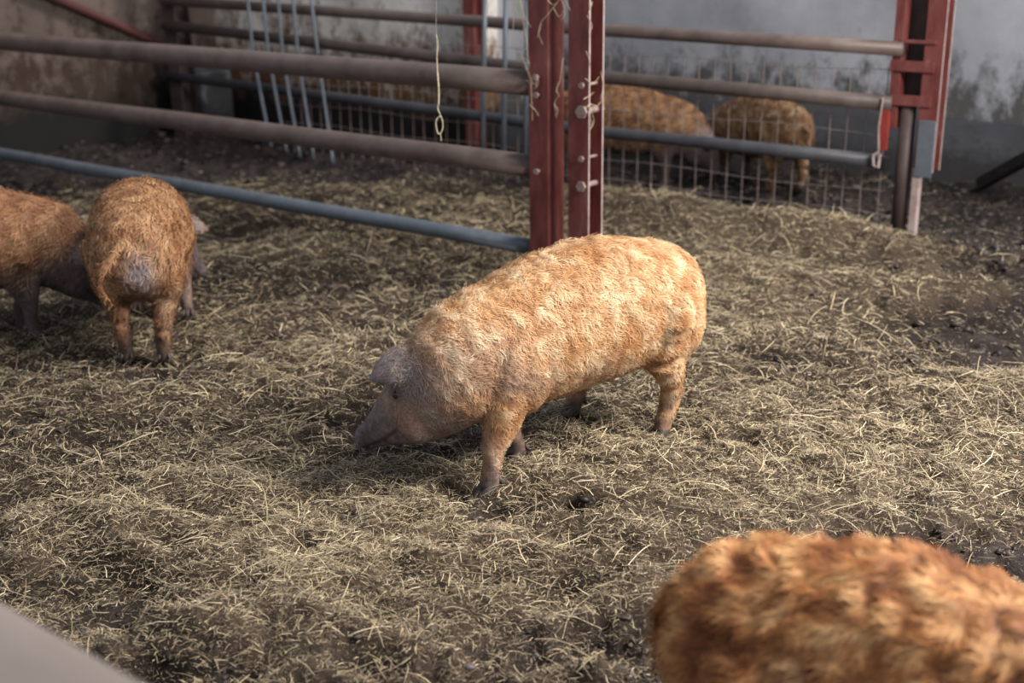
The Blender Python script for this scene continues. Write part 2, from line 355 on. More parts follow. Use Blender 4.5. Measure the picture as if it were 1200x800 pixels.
TURNHEAD = [(.452, -.008, .375, .168, .182), (.500, -.042, .315, .146, .158), (.540, -.090, .258, .118, .132), (.581, -.152, .204, .082, .096), (.607, -.203, .162, .055, .068), (.626, -.241, .132, .042, .052), (.638, -.262, .115, .041, .045), (.643, -.270, .109, .040, .040)]
RIGHTHEAD = [(.47, -.02, .36, .165, .18), (.55, -.055, .30, .145, .160), (.62, -.09, .235, .122, .142), (.67, -.125, .175, .092, .108), (.71, -.16, .125, .066, .074), (.74, -.185, .095, .052, .056), (.755, -.20, .08, .050, .049), (.76, -.205, .077, .044, .043)]
LOWHEAD = [(.45, 0, .36, .165, .18), (.52, 0, .295, .142, .155), (.575, 0, .23, .120, .130), (.61, 0, .18, .090, .098), (.635, 0, .14, .064, .070), (.655, 0, .105, .052, .055), (.667, 0, .085, .050, .048), (.671, 0, .078, .044, .042)]
def pig(label, loc, yaw, head=NORMALHEAD, torso=TORSO, hind=((-.40, .13), (-.40, -.13)), front=((.30, .12), (.30, -.12)), scale=1.0, tail=((-.55, 0, .56), (-.60, .01, .50), (-.615, .02, .42), (-.60, .02, .34)),
        furN=16000, furL=(.018, .034), furW=(.0016, .0028), base=(.56, .27, .105), dark=(.34, .135, .045), light=(.78, .50, .26), voxel=.011, mottle=1.0, greyrump=False, group='curly ginger pigs in the straw pen', seed=1, curl=.006, zoff=0, mud_shade=0.0, grey_side=0.0, segs=3, rise_=(.12, .42)):
    r = np.random.default_rng(seed); root = thing('pig', label, 'pig', group, (loc[0], loc[1], gz(*loc) * .5 + zoff), yaw)
    bm = bmesh.new(); secs = list(torso) + list(head); loft(bm, secs, 30, 3)
    H = np.array(head, float); hd = H[-1, :3] - H[2, :3]; hd /= np.linalg.norm(hd)
    hs = np.cross(Z, hd); hs /= np.linalg.norm(hs); hu = np.cross(hd, hs)
    hoofs = []; ears = []; eyes = []
    rz = Matrix.Rotation(yaw, 3, 'Z')
    def floorz(x, y):
        w = rz @ Vector((x * scale, y * scale, 0)); return (gz(loc[0] + w.x, loc[1] + w.y) - root.location.z) / scale
    for (fx, fy) in hind:
        s = 1 if fy > hind[1][1] - 1e-6 and (fx, fy) == hind[0] else -1; f = floorz(fx, fy)
        dx = fx + .42
        hx = -.385 + dx * .25
        loft(bm, [(hx, s * .085, .50, .09, .15), (hx + .01, s * .115 + .2 * (fy - s * .12), .41, .092, .145), (-.375 + dx * .5, s * .125 + .4 * (fy - s * .12), .32, .075, .105), (-.415 + dx * .65, s * .125 + .6 * (fy - s * .12), .24, .052, .064),
                  (-.445 + dx * .8, .2 * s * .12 + .8 * fy, .175 + f * .5, .038, .046), (-.432 + dx * .95, fy, .10 + f, .032, .034), (fx, fy, .055 + f, .032, .033), (fx + .012, fy, .022 + f, .030, .034)], 14, 3, 2)
        hoofs.append((fx + .012, fy, f))
    for (fx, fy) in front:
        s = 1 if (fx, fy) == front[0] else -1; f = floorz(fx, fy); dx = fx - .29
        loft(bm, [(.27 + dx * .1, s * .09, .44, .085, .13), (.28 + dx * .25, s * .115 + .2 * (fy - s * .12), .35, .080, .12), (.285 + dx * .45, s * .12 + .4 * (fy - s * .12), .27, .064, .088), (.29 + dx * .62, s * .12 + .6 * (fy - s * .12), .20, .049, .060),
                  (.297 + dx * .8, .2 * s * .12 + .8 * fy, .145 + f * .5, .036, .040), (.292 + dx * .92, fy, .09 + f, .029, .031), (fx, fy, .05 + f, .032, .033), (fx + .010, fy, .022 + f, .030, .033)], 14, 3, 2)
        hoofs.append((fx + .010, fy, f))
    # shoulders, jowls, brow, ears
    for s in (1, -1):
        ell(bm, (.27, s * .125, .40), (.13, .085, .17)); ell(bm, (-.40, s * .115, .42), (.125, .085, .165))
        j = H[1, :3] * .45 + H[2, :3] * .55 + hs * s * .07 - hu * .045; ell(bm, j, (.085, .06, .085))
        e = H[1, :3] * .55 + H[2, :3] * .45 + hs * s * (.55 * H[1, 3] + .45 * H[2, 3]) * .74 + hu * .060; ell(bm, e, (.030, .026, .020)); eyes.append(e + hs * s * .02)
        eb = H[0, :3] * .90 + H[1, :3] * .10 + hs * s * .105 + hu * .112          # ear: a drooping, cupped flap
        tip = eb + hd * .155 + hs * s * .060 + hu * .020 - Z * .006; ears.append((eb + tip) / 2)
        mid = (eb + tip) / 2 + hu * .022 + Z * .012
        ax = tip - eb; ax /= np.linalg.norm(ax); sd = hs * s * .70 - Z * .62; sd -= ax * (sd @ ax); sd /= np.linalg.norm(sd); nn = np.cross(ax, sd)
        prof = [(0, .045, .020), (.14, .068, .014), (.38, .084, .011), (.64, .070, .010), (.86, .038, .009), (1, .009, .007)]
        rings = []
        for t, w, th in prof:
            c0 = eb * (1 - t) ** 2 + mid * 2 * t * (1 - t) + tip * t * t; ring = []
            for k in range(16):
                a = 2 * PI * k / 16; q = math.cos(a); ring.append(bm.verts.new(c0 + sd * w * q + nn * (th * math.sin(a)) - (nn if nn[2] > 0 else -nn) * .022 * q * q * (w / .07)))
            rings.append(ring)
        for a_, b_ in zip(rings, rings[1:]):
            for k in range(16): bm.faces.new((a_[k], a_[(k + 1) % 16], b_[(k + 1) % 16], b_[k]))
        bm.faces.new(rings[0][::-1]); bm.faces.new(rings[-1])
    # snout disc rim, chin
    sn = H[-1, :3]; ell(bm, sn - hd * .004, (.013, .054, .047), Matrix((hd, hs, hu)).transposed().to_3x3() if True else None)
    T = smoothpath(tail, 4); tr = np.linspace(.022, .009, len(T)); loft(bm, [(*p, w, w) for p, w in zip(T, tr)], 10, 1, 2)
    V, F = remesh(bm, voxel, 3)
    # nostrils pressed in
    for s in (1, -1):
        c = sn + hd * .010 + hs * s * .017; d = np.linalg.norm(V - c, axis=1); V -= hd * (.018 * np.exp(-(d / .010) ** 2))[:, None]
    def mouth(P):
        a = (P - H[3, :3]) @ hd; h = (P - H[3, :3]) @ hu; l_ = np.abs((P - H[3, :3]) @ hs)
        return np.exp(-((h + .040 + .10 * np.clip(.06 - a, 0, .1) * -1 - .05 * a) / .006) ** 2) * (a > -.05) * (l_ > .02)
    V = V - hu * 0; N = vnormals(V, F); N = N if (N * (V - np.array([0, 0, .42]))).sum(1).mean() > 0 else -N; V = V - N * (.007 * mouth(V))[:, None]
    N = vnormals(V, F)
    if (N * (V - np.array([0, 0, .42]))).sum(1).mean() < 0: N = -N; F = F[:, ::-1]
    d_head = np.clip(((V - H[0, :3]) @ hd) / .28, 0, 1); d_sn = np.clip(((V - H[3, :3]) @ hd) / .2, 0, 1)
    leg = np.clip((.22 - V[:, 2]) / .12, 0, 1) * (V[:, 0] < .5)
    def noi(P, s, sd): return vn(P[:, 0] / s, P[:, 1] / s, P[:, 2] / s, sd)
    def woolly(P):     # crosswise curls over the back
        q = np.sin((P[:, 0] * 62 + noi(P, .09, 21) * 5) + noi(P, .05, 22) * 2.5); return q
    q = woolly(V); body = (1 - d_head) * (1 - leg)
    V = V + N * (body * (.25 + .75 * np.clip((V[:, 2] - .40) / .2, 0, 1)) * (q * curl * .6 + noi(V, .035, 23) * curl) + noi(V, .02, 24) * .0012 + noi(V, .15, 29) * .004 * body)[:, None]
    N = vnormals(V, F) ; N = N if (N * (V - np.array([0, 0, .42]))).sum(1).mean() > 0 else -N
    def shade(P, Nn, isfur):
        dh = np.clip(((P - H[0, :3]) @ hd) / .28, 0, 1); ds = np.clip(((P - H[3, :3]) @ hd + .14) / .22, 0, 1)
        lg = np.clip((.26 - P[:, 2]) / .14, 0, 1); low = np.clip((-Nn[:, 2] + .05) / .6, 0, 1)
        k = .5 + .20 * woolly(P) * mottle + .42 * noi(P, .065, 25) * mottle + .40 * noi(P, .028, 36) * mottle + .25 * noi(P, .013, 26)
        k = np.clip(k, 0, 1)[:, None]; b0, dk, lt = (np.array(v) for v in (base, dark, light))
        c = np.where(k < .5, dk + (b0 - dk) * (k * 2), b0 + (lt - b0) * (k * 2 - 1))
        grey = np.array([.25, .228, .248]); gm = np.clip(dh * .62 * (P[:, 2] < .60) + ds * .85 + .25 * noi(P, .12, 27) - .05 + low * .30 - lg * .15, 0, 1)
        nk = np.exp(-(((P - (H[0, :3] + H[1, :3]) / 2) @ hd) / .09) ** 2) * np.clip((.54 - P[:, 2]) / .1, 0, 1) * .55
        gm = np.clip(gm + nk, 0, 1)
        for ec in ears: gm = np.clip(gm + .5 * np.exp(-(np.linalg.norm(P - ec, axis=1) / .07) ** 2), 0, 1)
        gm = np.clip(gm + grey_side * np.clip((P[:, 0] - .12) / .25, 0, 1) * np.clip((.60 - P[:, 2]) / .2, 0, 1) * np.clip((P[:, 2] - .30) / .08, 0, 1), 0, 1)
        if greyrump: gm = np.clip(gm + 1.3 * np.exp(-(((P[:, 0] + .56) / .10) ** 2 + ((P[:, 1] + .02) / .065) ** 2 + ((P[:, 2] - .42) / .09) ** 2)), 0, 1)
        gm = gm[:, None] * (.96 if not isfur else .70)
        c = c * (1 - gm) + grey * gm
        dn = (np.clip(ds * (.62 + .25 * noi(P, .02, 37)) + sum(.65 * np.exp(-(np.linalg.norm(P - ee, axis=1) / .032) ** 2) for ee in eyes) + mud_shade * np.clip((.40 - P[:, 2]) / .2, 0, 1) + np.clip((.10 - P[:, 2]) / .06, 0, 1) * (P[:, 0] < .55) * .7 + .75 * lg * np.clip(noi(P, .035, 28) + .15, 0, 1), 0, .92))[:, None]  # low parts darkened: mud on the left pigs, painted shade on the farthest
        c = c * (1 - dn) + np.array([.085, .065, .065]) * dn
        c = c * (1 - .6 * mouth(P))[:, None]
        return np.clip(c, .01, 1)
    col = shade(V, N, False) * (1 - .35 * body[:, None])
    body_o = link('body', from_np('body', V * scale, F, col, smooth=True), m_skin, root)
    # hooves: two claws and two dewclaws each
    for (x, y, f) in hoofs:
        hb = bmesh.new()
        for s in (1, -1):
            loft(hb, [(x - .020, y + s * .014, f + .040, .013, .014), (x + .002, y + s * .016, f + .024, .017, .022), (x + .026, y + s * .015, f + .011, .014, .013), (x + .044, y + s * .010, f + .005, .006, .006)], 10, 2, 2.4)
            loft(hb, [(x - .030, y + s * .018, f + .062, .007, .008), (x - .042, y + s * .021, f + .046, .007, .009), (x - .046, y + s * .022, f + .034, .003, .003)], 8, 1, 2)
        for v in hb.verts: v.co *= scale
        bm_obj('hoof', hb, m_hoof, root, True)
    for s in (1, -1):
        e = H[1, :3] * .55 + H[2, :3] * .45 + hs * s * ((.55 * H[1, 3] + .45 * H[2, 3]) * .74 + .021) + hu * .062 + hd * .006; eb = bmesh.new()
        bmesh.ops.create_uvsphere(eb, u_segments=14, v_segments=9, radius=.0135, matrix=Matrix.Translation(Vector(e)))
        for v in eb.verts: v.co *= scale
        bm_obj('eye', eb, m_eye, root, True)
    # fur: short curved locks lying back and down over the coat
    a = V[F[:, 0]]; ar = np.linalg.norm(np.cross(V[F[:, 2]] - a, V[F[:, 3]] - V[F[:, 1]]), axis=1)
    pick = r.choice(len(F), furN, p=ar / ar.sum()); u, v = r.random((2, furN, 1))
    P = (V[F[pick, 0]] * (1 - u) + V[F[pick, 1]] * u) * (1 - v) + (V[F[pick, 3]] * (1 - u) + V[F[pick, 2]] * u) * v
    Nn = N[F[pick, 0]]
    keep = (r.random(furN) < 1 - .45 * np.clip(((P - H[0, :3]) @ hd) / .25, 0, 1)) & (P[:, 2] > .05); P, Nn = P[keep], Nn[keep]; n = len(P)
    flow = np.tile(np.array([[-1., 0, -.75]]), (n, 1)); hm = np.clip(((P - H[0, :3]) @ hd) / .2, 0, 1)[:, None]; flow = flow * (1 - hm) + (-hd + .2 * hu) * hm
    flow = flow + np.stack([noi(P, .04, 31) * .9, noi(P, .04, 32) * 1.2, noi(P, .04, 33) * .9], 1) * (1 - .6 * hm) + r.normal(0, .22, (n, 3))
    D = flow - Nn * (flow * Nn).sum(1)[:, None]; D /= np.linalg.norm(D, axis=1)[:, None] + 1e-9
    sh = 1 - .45 * hm[:, 0] - .35 * np.clip((.25 - P[:, 2]) / .15, 0, 1)
    L = r.uniform(*furL, n) * sh; Wd = r.uniform(*furW, n)
    c = shade(P, Nn, True) * r.uniform(.75, 1.25, (n, 1)); rise = r.uniform(*rise_, n)
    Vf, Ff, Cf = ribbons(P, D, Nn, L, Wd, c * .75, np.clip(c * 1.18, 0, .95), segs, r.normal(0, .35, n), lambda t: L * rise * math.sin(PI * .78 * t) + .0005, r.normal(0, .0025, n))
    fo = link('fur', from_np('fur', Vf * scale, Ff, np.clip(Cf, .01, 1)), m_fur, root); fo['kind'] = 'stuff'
    return root

R_ = math.radians
def build_pigs():
    pig('large curly ginger pig in the middle, nosing the straw with lowered grey snout', (.177, 4.027), R_(215), TURNHEAD, hind=((-.38, .10), (-.20, -.19)), front=((.41, .14), (.16, -.06)),
        furN=62000, seed=3, voxel=.009, base=(.61, .345, .165), dark=(.44, .20, .08), light=(.85, .62, .39), zoff=0, curl=.0045, furL=(.012, .026), furW=(.0011, .0020), rise_=(.08, .30), grey_side=.42, mottle=.8)
    pig('ginger pig on the left seen from behind, with hanging tail and grey rump', (-1.675, 5.50), R_(102), RIGHTHEAD, hind=((-.37, .09), (-.43, -.075)), front=((.34, .10), (.16, -.16)), scale=.98, mud_shade=.25, greyrump=True,
        tail=((-.55, .03, .56), (-.60, .07, .53), (-.63, .125, .46), (-.62, .135, .38), (-.60, .10, .31)), furN=26000, furW=(.002, .0032), seed=4, base=(.40, .205, .100), dark=(.26, .115, .052), light=(.60, .37, .20), group=None, mottle=.7)
    pig('ginger pig cut off by the left edge, dark muddy head down behind its neighbour', (-2.55, 5.52), R_(15), LOWHEAD, furN=18000, furW=(.002, .0032), seed=5, base=(.32, .15, .07), dark=(.20, .08, .04), light=(.44, .25, .13), mottle=.7, mud_shade=.75,
        front=((.22, .12), (.30, -.12)))
    pig('ginger pig farthest back behind the wire, standing sideways left of its pen mate', (.85, 9.02), R_(-10), LOWHEAD, furN=8000, segs=2, furW=(.003, .005), seed=6, base=(.30, .145, .065), dark=(.17, .07, .03), light=(.42, .24, .115), voxel=.013, mud_shade=.8, scale=.98)  # legs and underside in shade, put into the colour as a dark tone
    pig('ginger pig behind the wire on the right with rump and tail toward us', (1.79, 8.86), R_(112), hind=((-.36, .12), (-.42, -.12)), furN=8000, segs=2, furW=(.003, .005), seed=7, base=(.33, .17, .075), dark=(.20, .09, .035), light=(.55, .38, .23), voxel=.013, scale=.90,
        tail=((-.55, 0, .54), (-.60, -.02, .52), (-.61, -.04, .47), (-.59, -.01, .42)))
    pig('big dark ginger pig close to us at bottom right, only its furry back showing', (.775, 1.84), R_(-33), furN=50000, furL=(.020, .036), furW=(.0010, .0017), seed=8, base=(.42, .165, .052), dark=(.19, .06, .02), light=(.76, .44, .20), voxel=.010, curl=.008, scale=.96, mottle=1.0)

# ------------------------------------------------------------ walls
def slab(name, p0, d, h, n, th, m, z0=-.15):
    bm = bmesh.new(); box(bm, np.array(p0) + Z * z0, np.array(d, float), np.array(n, float) * th, Z * (h - z0)); o = bm_obj(name, bm, m); o['kind'] = 'structure'; return o
def build_walls():
    corner = B * 8.0 + A * 9.9; H_ = 3.0
    slab('wall_left', corner + A * .0 - B * 6.0, B * 6.3, H_, A, .3, m_wallL)
    slab('wall_back', corner - A * 3.28, A * 3.28, H_, B, .3, m_wallW)
    far = B * 9.2
    slab('wall_right', far - A * 5.5, A * 12.5, H_, B, .3, m_wallG)
    slab('wall_side', corner - A * 3.28 + B * .3, B * 1.0, H_, A, .25, m_wallG)
    slab('trim_1', far - A * 5.5 - B * .16, A * 11.9, .37, B, .16, m_plinth)
    # pale concrete block against the corner
    p = onplane(300, 140, B * 7.55, B)
    bm = bmesh.new(); q = B * 7.35 + A * 9.35; box(bm, q + Z * -.1, A * .45, B * .35, Z * .62); o = bevel(bm_obj('concrete_block', bm, m_wallG), .02); tag(o, 'low pale stained concrete block at the foot of the corner column', 'block')
    # steel columns against the plaster
    bm = bmesh.new(); w = .15
    ipoly = lambda w, d, tf, tw: [(-w / 2, -d / 2), (w / 2, -d / 2), (w / 2, -d / 2 + tf), (tw / 2, -d / 2 + tf), (tw / 2, d / 2 - tf), (w / 2, d / 2 - tf), (w / 2, d / 2), (-w / 2, d / 2), (-w / 2, d / 2 - tf), (-tw / 2, d / 2 - tf), (-tw / 2, -d / 2 + tf), (-w / 2, -d / 2 + tf)]
    c = B * 7.25 + A * 9.50
    prism(bm, ipoly(.17, .17, .014, .012), c - Z * .1, Z * 3.0, A, B); o = bevel(bm_obj('corner_column', bm, m_darkrail)); tag(o, 'dark rusty steel column in the back left corner', 'column')
    c = onplane(555, 40, B * 7.84, B) * np.array([1, 1, 0]) 
    bm = bmesh.new(); prism(bm, ipoly(.12, .12, .012, .010), c - Z * .1, Z * 3.0, A, B); o = bevel(bm_obj('red_column', bm, m_red)); tag(o, 'slim red steel column at the end of the white plaster wall', 'column')
    # red sloping pipe on the left wall
    n = A; w0 = corner - A * .05
    a = onplane(55, -6, w0, n); b = onplane(182, 48, w0, n); bm = bmesh.new(); d = (b - a) / np.linalg.norm(b - a)
    a2 = a - d * .4; b2 = b + d * .9
    tube(bm, [a2, b2, b2 + d * .05 - Z * .06, b2 - Z * .5], .04, 12); o = bm_obj('sloping_pipe', bm, m_darkred, None, True); tag(o, 'red painted pipe sloping down across the brown left wall', 'pipe')

# ------------------------------------------------------------ fences
def pipe_part(name, a, b, r, m, parent, dents=True):
    bm = bmesh.new(); a, b = rel(parent, a), rel(parent, b); k = 14
    tube(bm, [a + (b - a) * i / k + Z * math.sin(i * 1.7) * .002 for i in range(k + 1)], r, 20); return bm_obj(name, bm, m, parent, True)
def channel(name, p, ax, ay, fl, w, tk, z0, z1, m, parent):
    """U section: web along ay (length w), flanges along ax (length fl), open toward +ax"""
    bm = bmesh.new(); pts = [(0, 0), (fl, 0), (fl, tk), (tk, tk), (tk, w - tk), (fl, w - tk), (fl, w), (0, w)]
    prism(bm, pts, rel(parent, p) + Z * z0, Z * (z1 - z0), ax, ay); return bevel(bm_obj(name, bm, m, parent), .002, 1)
def bolt(p0, p1, parent, r=.011, head=True, name='bolt'):
    bm = bmesh.new(); p0, p1 = rel(parent, p0), rel(parent, p1); d = (p1 - p0) / np.linalg.norm(p1 - p0)
    tube(bm, [p0, p1], r, 10)
    if head: tube(bm, [p0 - d * .016, p0 - d * .002], r * 2.0, 6); tube(bm, [p1 + d * .002, p1 + d * .014], r * 1.9, 6)
    return bm_obj(name, bm, m_bolt, parent)
def straw_tuft(pts_list, name, label, cat='straw', r=.0022, kind=None):
    bm = bmesh.new()
    for pts in pts_list: tube(bm, pts, [r * random.uniform(.8, 1.3) * (1 - .5 * i / len(pts)) for i in range(len(pts))], 5)
    o = bm_obj(name, bm, m_twine); tag(o, label, cat, None, kind); return o
def build_fences():
    K = g(643, 322); K[2] = 0
    # double channel post in the middle
    t = thing('steel_post', 'red oxide steel post of two channels in the middle, behind the largest pig', 'post', None, tuple(K))
    c1 = channel('steel_channel', K, A, B, .125, .14, .011, -.1, 2.7, m_red, t)
    c2 = channel('steel_channel', K - A * .125, -A, B, .125, .13, .010, -.1, 2.7, m_red, t)
    for dy in (0, .13 - .010):      # worn bright edges of the right channel
        bm = bmesh.new(); box(bm, rel(t, K - A * .2515 + B * dy) + Z * -.1, A * .003, B * .010, Z * 2.8); bm_obj('worn_edge', bm, m_pale, t)
    for z, r in ((1.005, .008), (.875, .017), (.64, .008), (.50, .014)):
        bolt(K - A * .215 - B * .004 + Z * z, K - A * .215 + B * .134 + Z * z, t, r)
    for z in (1.03, .55, .94): bolt(K + A * .06 - B * .014 + Z * z, K + A * .06 + B * .02 + Z * z, t, .008)
    for z in (2.0,):
        bm = bmesh.new(); box(bm, rel(t, K - A * .125 + B * .02 + Z * z), A * .125, B * .09, Z * .05); bm_obj('batten_plate', bm, m_red, t)
    bm = bmesh.new(); box(bm, rel(t, K - A * .27 - B * .03) + Z * -.03, A * .42, B * .20, Z * .015); bm_obj('base_plate', bm, m_red, t)
    # big three rail fence to the left
    s0 = K + A * .10 + B * .07
    f = thing('rail_fence', 'three thick steel rails running left from the central red post', 'fence', None, tuple(s0 + A * 3))
    for z, r, m, q in ((.985, .066, m_pipe, 0), (.555, .060, m_pipe, 0), (.115, .044, m_galv, 0)):
        pipe_part('rail', s0 + A * (.02 if z > .2 else .04) + Z * z, s0 + A * 8.6 + Z * z, r, m, f)
        if z > .2: bpy.context.scene.collection.objects[-1]
    f.children[-1]['label'] = 'bluish galvanised lowest rail'
    bm = bmesh.new(); p = rel(f, s0); tube(bm, [p + A * .02 + Z * .115, p + A * .06 + Z * .115], .052, 18); bm_obj('rail_socket', bm, m_darkrail, f, True)
    e = s0 + A * 8.6; bm = bmesh.new(); box(bm, rel(f, e) + Z * -.1, A * .1, B * .1, Z * 1.4); bm_obj('end_post', bm, m_pipe, f)
    # long back fence
    Rr = g(1045, 268); Rr[2] = 0; Bn = Rr @ B
    f2 = thing('rail_fence', 'long back fence of three thin rails from corner column to right post', 'fence', None, tuple(Rr + A * 3))
    for z, r, m in ((1.065, .042, m_pipe), (.755, .045, m_pipe), (.405, .040, m_greyp)):
        e0 = Rr + A * (.02 if z > .9 else (.06 if z > .6 else .10)); z1, z2, z3 = {1.065: (1.055, 1.087, 1.17), .755: (.742, .775, .955), .405: (.400, .402, .505)}[z]
        bm = bmesh.new(); tube(bm, [rel(f2, p) for p in (e0 + Z * z1, Rr + A * 1.2 + Z * (z1 * .43 + z2 * .57), Rr + A * 2.15 + Z * z2, Rr + A * 2.5 + Z * (z2 * .92 + z3 * .08), Rr + A * 4.5 + Z * (z2 * .47 + z3 * .53), Rr + A * 6.85 + Z * z3)], r, 20); bm_obj('rail', bm, m if z > .9 or z < .5 else m_pipe2, f2, True)
    f2.children[-1]['label'] = 'dark grey lowest rail'
    bm = bmesh.new(); p = rel(f2, Rr + A * .10 - B * .05)
    tube(bm, [p + Z * .78, p + Z * .60 + A * .012, p + Z * .46], .005, 6); tube(bm, [p + Z * .46 + A * .0, p + B * .00 + Z * .44 + A * .03 - B * .006, p + Z * .38 + A * .025, p + Z * .37 - A * .005, p + Z * .45 - A * .01], .009, 7); bm_obj('tie_wire', bm, m_pale, f2)
    # right post
    t = thing('steel_post', 'red and rusty built-up steel post standing at the right', 'post', None, tuple(Rr))
    q = Rr - A * .0
    channel('steel_channel', q + A * .03, A, B, .055, .11, .010, .60, 2.7, m_red, t)
    channel('steel_channel', q - A * .10, -A, B, .11, .12, .010, .36, 2.7, m_red, t)
    for dy in (0, .11): 
        bm = bmesh.new(); box(bm, rel(t, q - A * .213 + B * dy) + Z * .36, A * .003, B * .010, Z * 2.3); bm_obj('worn_edge', bm, m_pale, t)
    for z, xx in ((.93, .21), (.735, .20), (1.09, .16)):
        bm = bmesh.new(); box(bm, rel(t, q - A * .17 - B * .012 + Z * z), A * (xx + .05), B * .012, Z * (.062 if z < 1 else .02)); bevel(bm_obj('cross_plate', bm, m_red, t))
    bm = bmesh.new(); p = rel(t, q - A * .02 + B * .05); tube(bm, [p - Z * .15, p + Z * .74], .046, 20); o = bm_obj('round_leg', bm, m_darkrail, t, True)
    bm = bmesh.new(); box(bm, rel(t, q - A * .11 + B * .115) + Z * .72, A * .17, B * .010, Z * 1.98); bm_obj('web_plate', bm, m_darkrail, t)
    bm = bmesh.new(); p = rel(t, q - A * .208 - B * .008); box(bm, p + Z * .33, A * .10, B * .012, Z * .33); bevel(bm_obj('side_plate', bm, m_galv, t))['label'] = 'bluish grey plate'
    bm = bmesh.new(); box(bm, rel(t, q - A * .140 + B * .0) - Z * .15, A * .045, B * .05, Z * .53); bevel(bm_obj('square_leg', bm, m_pale, t))['label'] = 'pale worn lower leg'
    bm = bmesh.new(); p = rel(t, q + A * .065 - B * .03); box(bm, p + Z * .47, A * .05, B * .03, Z * .24); bevel(bm_obj('lug_plate', bm, m_redplate, t))['label'] = 'bright red plate'
    bm = bmesh.new(); p = rel(t, q + A * .06 - B * .02); box(bm, p + Z * .345, A * .07, B * .05, Z * .08); bevel(bm_obj('rail_bracket', bm, m_blacksteel, t))
    # wire mesh below the rails
    w = thing('wire_mesh', 'rusty welded wire mesh fixed along the lower part of the back fence', 'mesh', None, tuple(Rr + A * 2))
    vb = None; zt = .93; s = .12
    while s < 5.4:
        L_ = zt + random.uniform(-.01, .01); bm = bmesh.new(); p = rel(w, Rr + A * s + B * .055); o_ = random.uniform(-.006, .006)
        tube(bm, [p - Z * .05, p + Z * .4 + A * o_, p + Z * L_], .0034, 5); bm_obj('vertical_wire', bm, m_wire, w); s += .115
    for z in (.06, .20, .36, .55, .75, .92):
        bm = bmesh.new(); p = rel(w, Rr + A * .08 + B * .062); tube(bm, [p + A * 5.35 * i / 16 + Z * (z + .012 * math.sin(i * 1.3 + z * 9)) for i in range(17)], .0026, 5); bm_obj('horizontal_wire', bm, m_wire, w)
    # leaning hurdle with five bars (back left) and three upright bars
    pl = B * (Bn - .12)
    h = thing('leaning_hurdle', 'leaning grey metal hurdle of five bent bars near the corner column', 'hurdle', None, tuple(onplane(330, 180, pl, B) * np.array([1, 1, 0])))
    tops = [(288, -30), (306, -30), (324, -30), (341, -30), (361, -30)]; mids = [(297, 62), (315, 62), (332, 66), (350, 68), (373, 66)]; bots = [(318, 172), (336, 178), (352, 185), (368, 187), (391, 196)]
    for a, m_, b in zip(tops, mids, bots):
        bm = bmesh.new(); P = [rel(h, onplane(*q, pl + B * dz, B)) for q, dz in ((a, .03), (m_, 0), (b, -.12))]; P = smoothpath(P, 6); tube(bm, P, .014, 8); bm_obj('bar', bm, m_galv, h, True)
    for (xa, ya, xb, yb) in ((284, -22, 366, -14), (338, 64, 378, 64), (316, 160, 392, 172)):
        bm = bmesh.new(); tube(bm, [rel(h, onplane(xa, ya, pl - B * .0, B)), rel(h, onplane(xb, yb, pl - B * .0, B))], .012, 8); bm_obj('cross_bar', bm, m_greyp, h, True)
    pl = B * (Bn - .14)
    h = thing('gate_hurdle', 'three upright bluish galvanised bars left of the central post', 'hurdle', None, tuple(onplane(590, 190, pl, B) * np.array([1, 1, 0])))
    for x in (566, 590.5, 616):
        a = onplane(x + 1.5, 50, pl, B); b = onplane(x - .5, 180, pl, B); d = (b - a); b = a + d * ((.06 - a[2]) / d[2]); a = a - d * ((1.75 - a[2]) / -d[2]) ; bm = bmesh.new(); tube(bm, [rel(h, a), rel(h, b)], .019, 10); bm_obj('bar', bm, m_galv, h, True)
    for z in (1.72, .10):
        a = onplane(563, 100, pl, B); b = onplane(620, 100, pl, B); a[2] = b[2] = z; bm = bmesh.new(); tube(bm, [rel(h, a), rel(h, b)], .016, 10); bm_obj('cross_bar', bm, m_galv, h, True)
    # dark beam leaning at the far right
    a = g(1143, 216, .02); b = onplane(1215, 176, B * 8.35, B); d = b - a
    bm = bmesh.new(); ex = np.cross(d, Z); ex /= np.linalg.norm(ex); ey = np.cross(ex, d / np.linalg.norm(d)); w_ = .05
    prism(bm, [(-w_, -w_), (w_, -w_), (w_, -w_ + .014), (-w_ + .014, -w_ + .014), (-w_ + .014, w_), (-w_, w_)], a - d * .05, d * 2.2, ex, ey); o = bevel(bm_obj('angle_iron', bm, m_blacksteel)); tag(o, 'black angle iron sticking up out of the muck at the far right', 'beam')
    # hanging twine with loop
    pl = np.array([0, 5.75, 0]); n = np.array([0, 1., 0]); random.seed(3)
    f = lambda x, y: onplane(x, y, pl, n)
    t = thing('baling_twine', 'frayed straw-coloured twine with a small loop hanging before the left rails', 'twine', None, tuple(f(513, 165)))
    bm = bmesh.new(); tube(bm, [rel(t, p) for p in smoothpath([f(510, -60), f(511, 0), f(511, 40), f(512, 62), f(512.5, 82)], 4)], .0016, 5); bm_obj('wire', bm, m_wire, t)
    bm = bmesh.new(); pts = [f(511, 40), f(513, 52), f(512, 64), f(512.5, 82), f(514, 104), f(514, 120), f(513, 127), f(517, 137), f(519, 145), f(518, 153), f(514, 157), f(511.5, 150), f(511, 142), f(514, 137), f(517, 137)]
    P = smoothpath([rel(t, p) for p in pts], 4); tube(bm, P, [.0028 + .0016 * (12 < i < 22) for i in range(len(P))], 6); tube(bm, [rel(t, f(516, 155)), rel(t, f(517, 165))], .0022, 5); bm_obj('twine', bm, m_twine, t)
    # hay caught on the post
    d0 = K - B * .03
    pl = d0; n = B; f = lambda x, y, q=0: onplane(x, y, d0 - B * q, B)
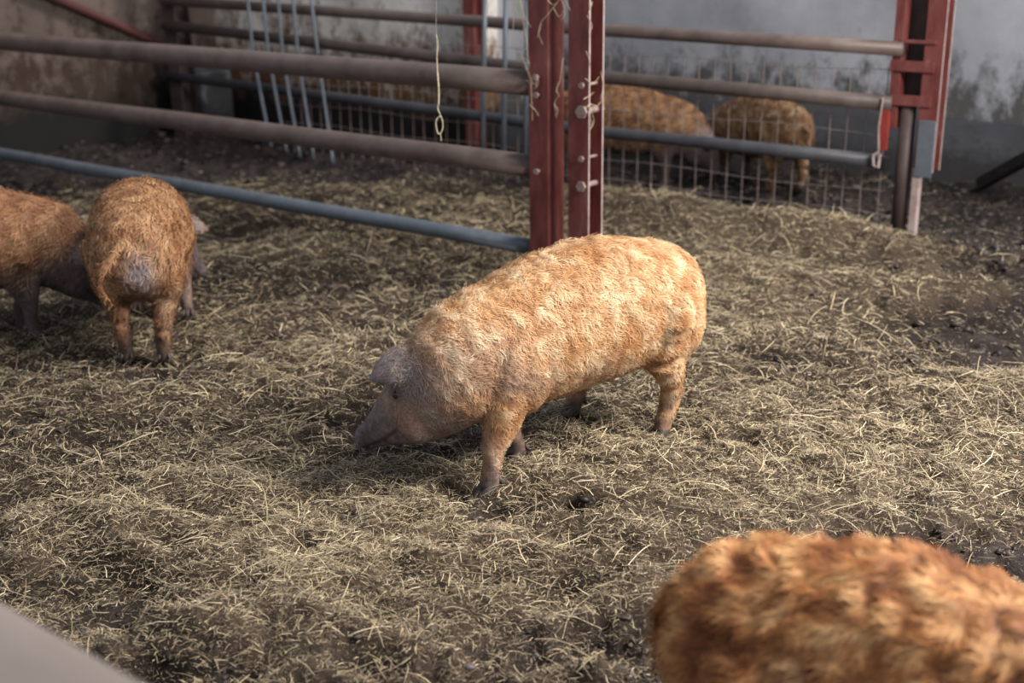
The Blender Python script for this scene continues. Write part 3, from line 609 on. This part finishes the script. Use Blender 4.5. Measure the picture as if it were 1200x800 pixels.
    st = [[f(604, -12), f(602, 20), f(600.5, 45)], [f(600, -8), f(612, 14), f(622, 32)], [f(606, -12), f(612, 20), f(616, 40), f(617, 55), f(611, 62), f(614, 72), f(621, 74), f(613, 68), f(618, 82), f(624, 96), f(629, 100), f(621, 96), f(616, 94)],
          [f(622, 92), f(623, 115), f(624, 141)], [f(608, -5), f(615, 24), f(613, 38), f(618, 60), f(620, 78)], [f(596, -10), f(603, 6), f(609, 22)], [f(620, 122), f(628, 130), f(631, 136)], [f(629, 102), f(628, 90), f(631, 97), f(626, 104)],
          [f(652, 4), f(641, 18), f(634, 26), f(631, 38), f(636, 52)], [f(634, 28), f(630, 44)], [f(648, 8), f(656, 20), f(664, 4)], [f(638, -6), f(648, 6), f(660, -2), f(668, 12)], [f(655, -10), f(662, 14), f(657, 24)],
          [f(660, 68), f(657, 88), f(655, 100)], [f(655, 96), f(652, 106), f(655, 112), f(650, 120), f(652, 138)], [f(649, 122), f(654, 130), f(651, 136)]]
    straw_tuft([smoothpath(p, 3) if len(p) > 2 else p for p in st], 'hanging_hay', 'wisps of dry hay caught on the left side of the central red post', 'hay', .0018, 'stuff')
    d1 = K - A * .255; f = lambda x, y: onplane(x, y, d1, A)
    st = [[f(688, 18), f(694, 30), f(690, 38)], [f(687, 60), f(691, 72), f(692, 80)], [f(686, 92), f(695, 98), f(702, 90)], [f(684, 116), f(691, 112), f(696, 108)], [f(690, 124), f(696, 140), f(693, 150)], [f(685, 128), f(692, 122), f(700, 124), f(706, 116)], [f(704, 84), f(707, 100), f(704, 116)], [f(694, 2), f(690, 16)], [f(690, 136), f(694, 144), f(691, 153)]]
    straw_tuft([smoothpath(p, 3) if len(p) > 2 else p for p in st], 'hay_wisps', 'short hay wisps stuck among the bolts of the central red post', 'hay', .0018, 'stuff')

def build_ledge():
    # rounded wall cap close to the camera, bottom left
    a = g(-120, 608, .98); b = g(262, 815, .98); d = (b - a); d[2] = 0; L_ = np.linalg.norm(d); d /= L_; o_ = np.cross(d, Z)
    if o_[1] > 0: o_ = -o_
    pts = [(-0.0, -1.15), (0, -.06), (.012, -.025), (.045, -.005), (.09, 0), (.22, 0), (.25, -.02), (.26, -.06), (.26, -1.15)]
    bm = bmesh.new(); prism(bm, pts, a - d * .5, d * (L_ + .55), o_, Z); o = bevel(bm_obj('concrete_ledge', bm, m_ledge, None, True), .03, 4); tag(o, 'smooth pinkish grey ledge, out of focus, in the bottom left corner', 'ledge')

build_floor()
build_walls()
build_fences()
build_pigs()
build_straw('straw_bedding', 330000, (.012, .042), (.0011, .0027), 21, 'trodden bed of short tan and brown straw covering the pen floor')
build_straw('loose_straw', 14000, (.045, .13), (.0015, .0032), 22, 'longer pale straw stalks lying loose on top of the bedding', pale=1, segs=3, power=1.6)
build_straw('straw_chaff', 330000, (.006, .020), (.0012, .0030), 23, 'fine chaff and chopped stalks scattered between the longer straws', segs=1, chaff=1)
build_muck()
build_ledge()
